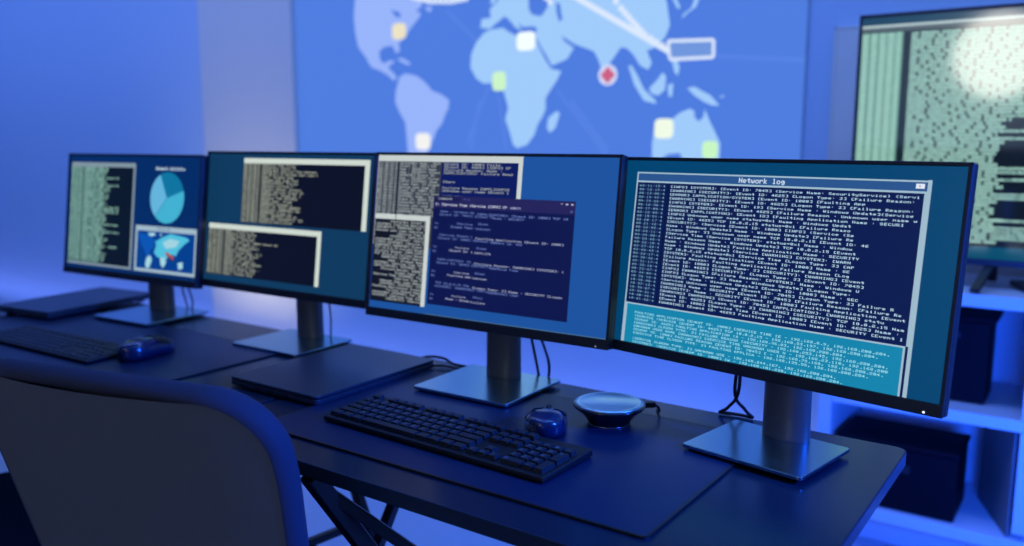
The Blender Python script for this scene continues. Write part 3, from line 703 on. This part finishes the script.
# ---------------------------------------------------------------- chairs
def chair(label, loc, rz):
    t = thing('office_chair', label, 'chair', loc, R(rz), 'office chairs at the desks')
    W, z0, z1, rec = .262, .47, .875, R(15)
    def surf(u, v):     # u -1..1, v 0..1 -> point on the back shell's middle surface
        h = v*(z1-z0)
        return h
    out = []                                  # outline in (x, h): rounded upper corners, slight taper downwards
    H = (z1-z0)/math.cos(rec); r = .085
    def halfw(h):
        w = W*(.90+.10*min(1, h/(H*.7)))
        if h > H-r: w -= r-math.sqrt(max(0, r*r-(h-(H-r))**2))
        return w
    hs = [H*k/14 for k in range(11)]+[H-r+r*math.sin(R(a)) for a in (0, 12, 24, 36, 48, 60, 70, 78, 84, 88)]
    hs = sorted(set(round(h, 5) for h in hs if h <= H)); nx = 16
    def point(x, h, off):
        # leans towards -y with height, wings curve towards +y
        y = -h*math.sin(rec)+.55*x*x+off
        return (x, y, z0+h*math.cos(rec)+off*math.sin(rec)+.035*0-.05*x*x/.06*0)
    def grid(inset, off):
        return [[point((-1+2*j/nx)*max(halfw(h)-inset, .004), h, off) for j in range(nx+1)] for h in hs]
    th = .034
    A = grid(.003, -th/2-.002); Bk = grid(.006, th/2)
    def quads(g, m, smooth=True):
        b.add([p for rw in g for p in rw], [(i*(nx+1)+j, i*(nx+1)+j+1, (i+1)*(nx+1)+j+1, (i+1)*(nx+1)+j) for i in range(len(g)-1) for j in range(nx)], m, smooth)
    b = MB(); quads(A, M_FABRIC)
    q = b.build('back_cover', t); q['label'] = 'grey fabric cover on the back'
    b = MB(); quads(Bk, M_FABRIC); b.build('front_pad', t)
    # rounded edge band following the outline
    ring = [(-1, h) for h in hs]+[(1, h) for h in reversed(hs)]
    prof = [(-.004, -th/2-.001), (.004, -th/2-.003), (.011, -th*.3), (.0135, 0), (.011, th*.3), (.004, th/2+.003), (-.004, th/2+.001)]
    b = MB(); vs = []; n = len(ring)
    for (s, h) in ring:
        w = halfw(h)
        # outward normal in the outline plane
        if h > H-r:
            a = math.asin(min(1, (h-(H-r))/r)); nxn, nh = math.cos(a), math.sin(a)
        else: nxn, nh = 1., 0.
        for e, o in prof: vs.append(point(s*max(w-.006+e*nxn, 0.0), h+e*nh, o))
    m = len(prof)
    b.add(vs, [(i*m+k, i*m+k+1, (i+1)*m+k+1, (i+1)*m+k) for i in range(n-1) for k in range(m-1)], M_SHELL, True)
    q = b.build('edge_band', t); q['label'] = 'smooth blue-lit edge band'
    b = MB(); b.prism([(x, y+.185) for x, y in rounded(.46, .35, .08, 8)], .385, .412, M_SHELL); b.build('seat_shell', t, bevel=.008)
    b = MB(); b.prism([(x, y+.185) for x, y in rounded(.44, .33, .08, 8)], .4125, .448, M_SEAT); b.build('seat_cushion', t, bevel=.014)
    b = MB()
    b.bar((-.10, .05, .39), (-.13, -.005, .62), .03, .012, M_STEEL); b.bar((.10, .05, .39), (.13, -.005, .62), .03, .012, M_STEEL); b.build('back_bracket', t)
    for sx in (-1, 1):
        for sy in (0, 1):
            b = MB(); b.bar((sx*.14, .09+.22*sy, .388), (sx*.22, .01+.34*sy, .012), .024, .024, M_STEEL); o = b.build('leg', t)
            b = MB(); b.lathe([(.016, 0), (.018, .004), (.018, .016), (.014, .02)], M_RIM, 20, c=(sx*.221, .01+.34*sy, 0)); b.build('foot_cap', o)
    return t
chair('grey fabric chair with its back to the viewer, nearest at the left', (-1.100, .672, 0), 13)
chair('navy seat of a chair tucked under the far left desk', (-1.80, .56, 0), 0)

# ---------------------------------------------------------------- added fill lights, then the globe lamp
def area(name, loc, rot, size, size_y, e, c, spread=180):
    l = bpy.data.lights.new(name, 'AREA'); l.shape = 'RECTANGLE'; l.size = size; l.size_y = size_y; l.energy = e; l.color = c; l.spread = R(spread)
    o = bpy.data.objects.new(name, l); COL.objects.link(o); o.location = loc; o.rotation_euler = [R(a) for a in rot]; return o
area('added_blue_wall_fill', (-3.1, 1.7, 2.85), (35, 0, 0), 9, .5, 100, (.145, .28, 1.), 150)  # unseen light added to wash the back wall blue
area('added_blue_low_fill', (-3.3, 2.86, .05), (150, 0, 0), 9, .06, 7.5, (.22, .28, 1.))  # added low light that brightens the foot of the wall
area('added_blue_desk_fill', (-.3, 1.0, 2.8), (0, 0, 0), 1.2, 1.2, 10, (.005, .25, 1.))  # overhead fill added for the blue on the right-hand desk
area('added_pier_fill', (-3.75, 2.45, .04), (150, 0, 0), .7, .10, 1.7, (1., .95, .9), 90)  # added neutral light to pale the lower pier, no fixture known
area('added_blue_shelf_fill', (.03, 1.71, .50), (90, 0, 20), .25, .16, 17, (.008, .09, 1.))  # added out of view to brighten the shelf compartments
def spot(name, loc, target, e, c, size, blend, rad):
    l = bpy.data.lights.new(name, 'SPOT'); l.energy = e; l.color = c; l.spot_size = R(size); l.spot_blend = blend; l.shadow_soft_size = rad
    o = bpy.data.objects.new(name, l); COL.objects.link(o); o.location = loc
    o.rotation_euler = (Vector(target)-Vector(loc)).to_track_quat('-Z', 'Y').to_euler(); return o
spot('added_blue_rim_spot', (.85, 1.2, 1.5), (-.75, .85, .75), 210, (.01, .10, 1.), 75, .4, .06)  # added spot, not a projector: blue on chair edge and desk side

# round globe lamp behind the viewer, mirrored in the television
t = thing('globe_lamp', 'round white globe lamp hanging behind the viewer', 'lamp', (-.81, -2.4, 2.9))
b = MB(); b.lathe([(.0, -.32), (.09, -.307), (.18, -.265), (.255, -.193), (.302, -.106), (.32, 0), (.302, .106), (.255, .193), (.18, .265), (.09, .307), (.0, .32)], glow((255, 250, 240), 4., .5), 36, c=(0, 0, -1.06)); b.build('glass_globe', t)
b = MB(); b.tube([(0, 0, -.74), (0, 0, -.4), (0, 0, -.03)], .005, M_CABLE); b.build('cord', t)
b = MB(); b.lathe([(.06, -.03), (.06, -.003)], M_STEEL, 24); b.build('ceiling_cap', t)

w = bpy.data.worlds.new('world'); SC.world = w; w.use_nodes = True
w.node_tree.nodes['Background'].inputs[0].default_value = (.05, .09, .3, 1); w.node_tree.nodes['Background'].inputs[1].default_value = .3

# ---------------------------------------------------------------- camera
cd = bpy.data.cameras.new('camera'); cam = bpy.data.objects.new('camera', cd); COL.objects.link(cam)
cam.location = (0, 0, T+.45057); cam.rotation_euler = (R(90)-.153055, 0, .61404)
cd.sensor_width = 36; cd.lens = 853.5346/1024*36; cd.clip_start = .05
cd.dof.use_dof = True; cd.dof.focus_distance = 1.22; cd.dof.aperture_fstop = 2.4
SC.camera = cam
vs = SC.view_settings; vs.view_transform = 'Standard'; vs.look = 'None'; vs.exposure = 0; vs.gamma = 1; vs.use_curve_mapping = False
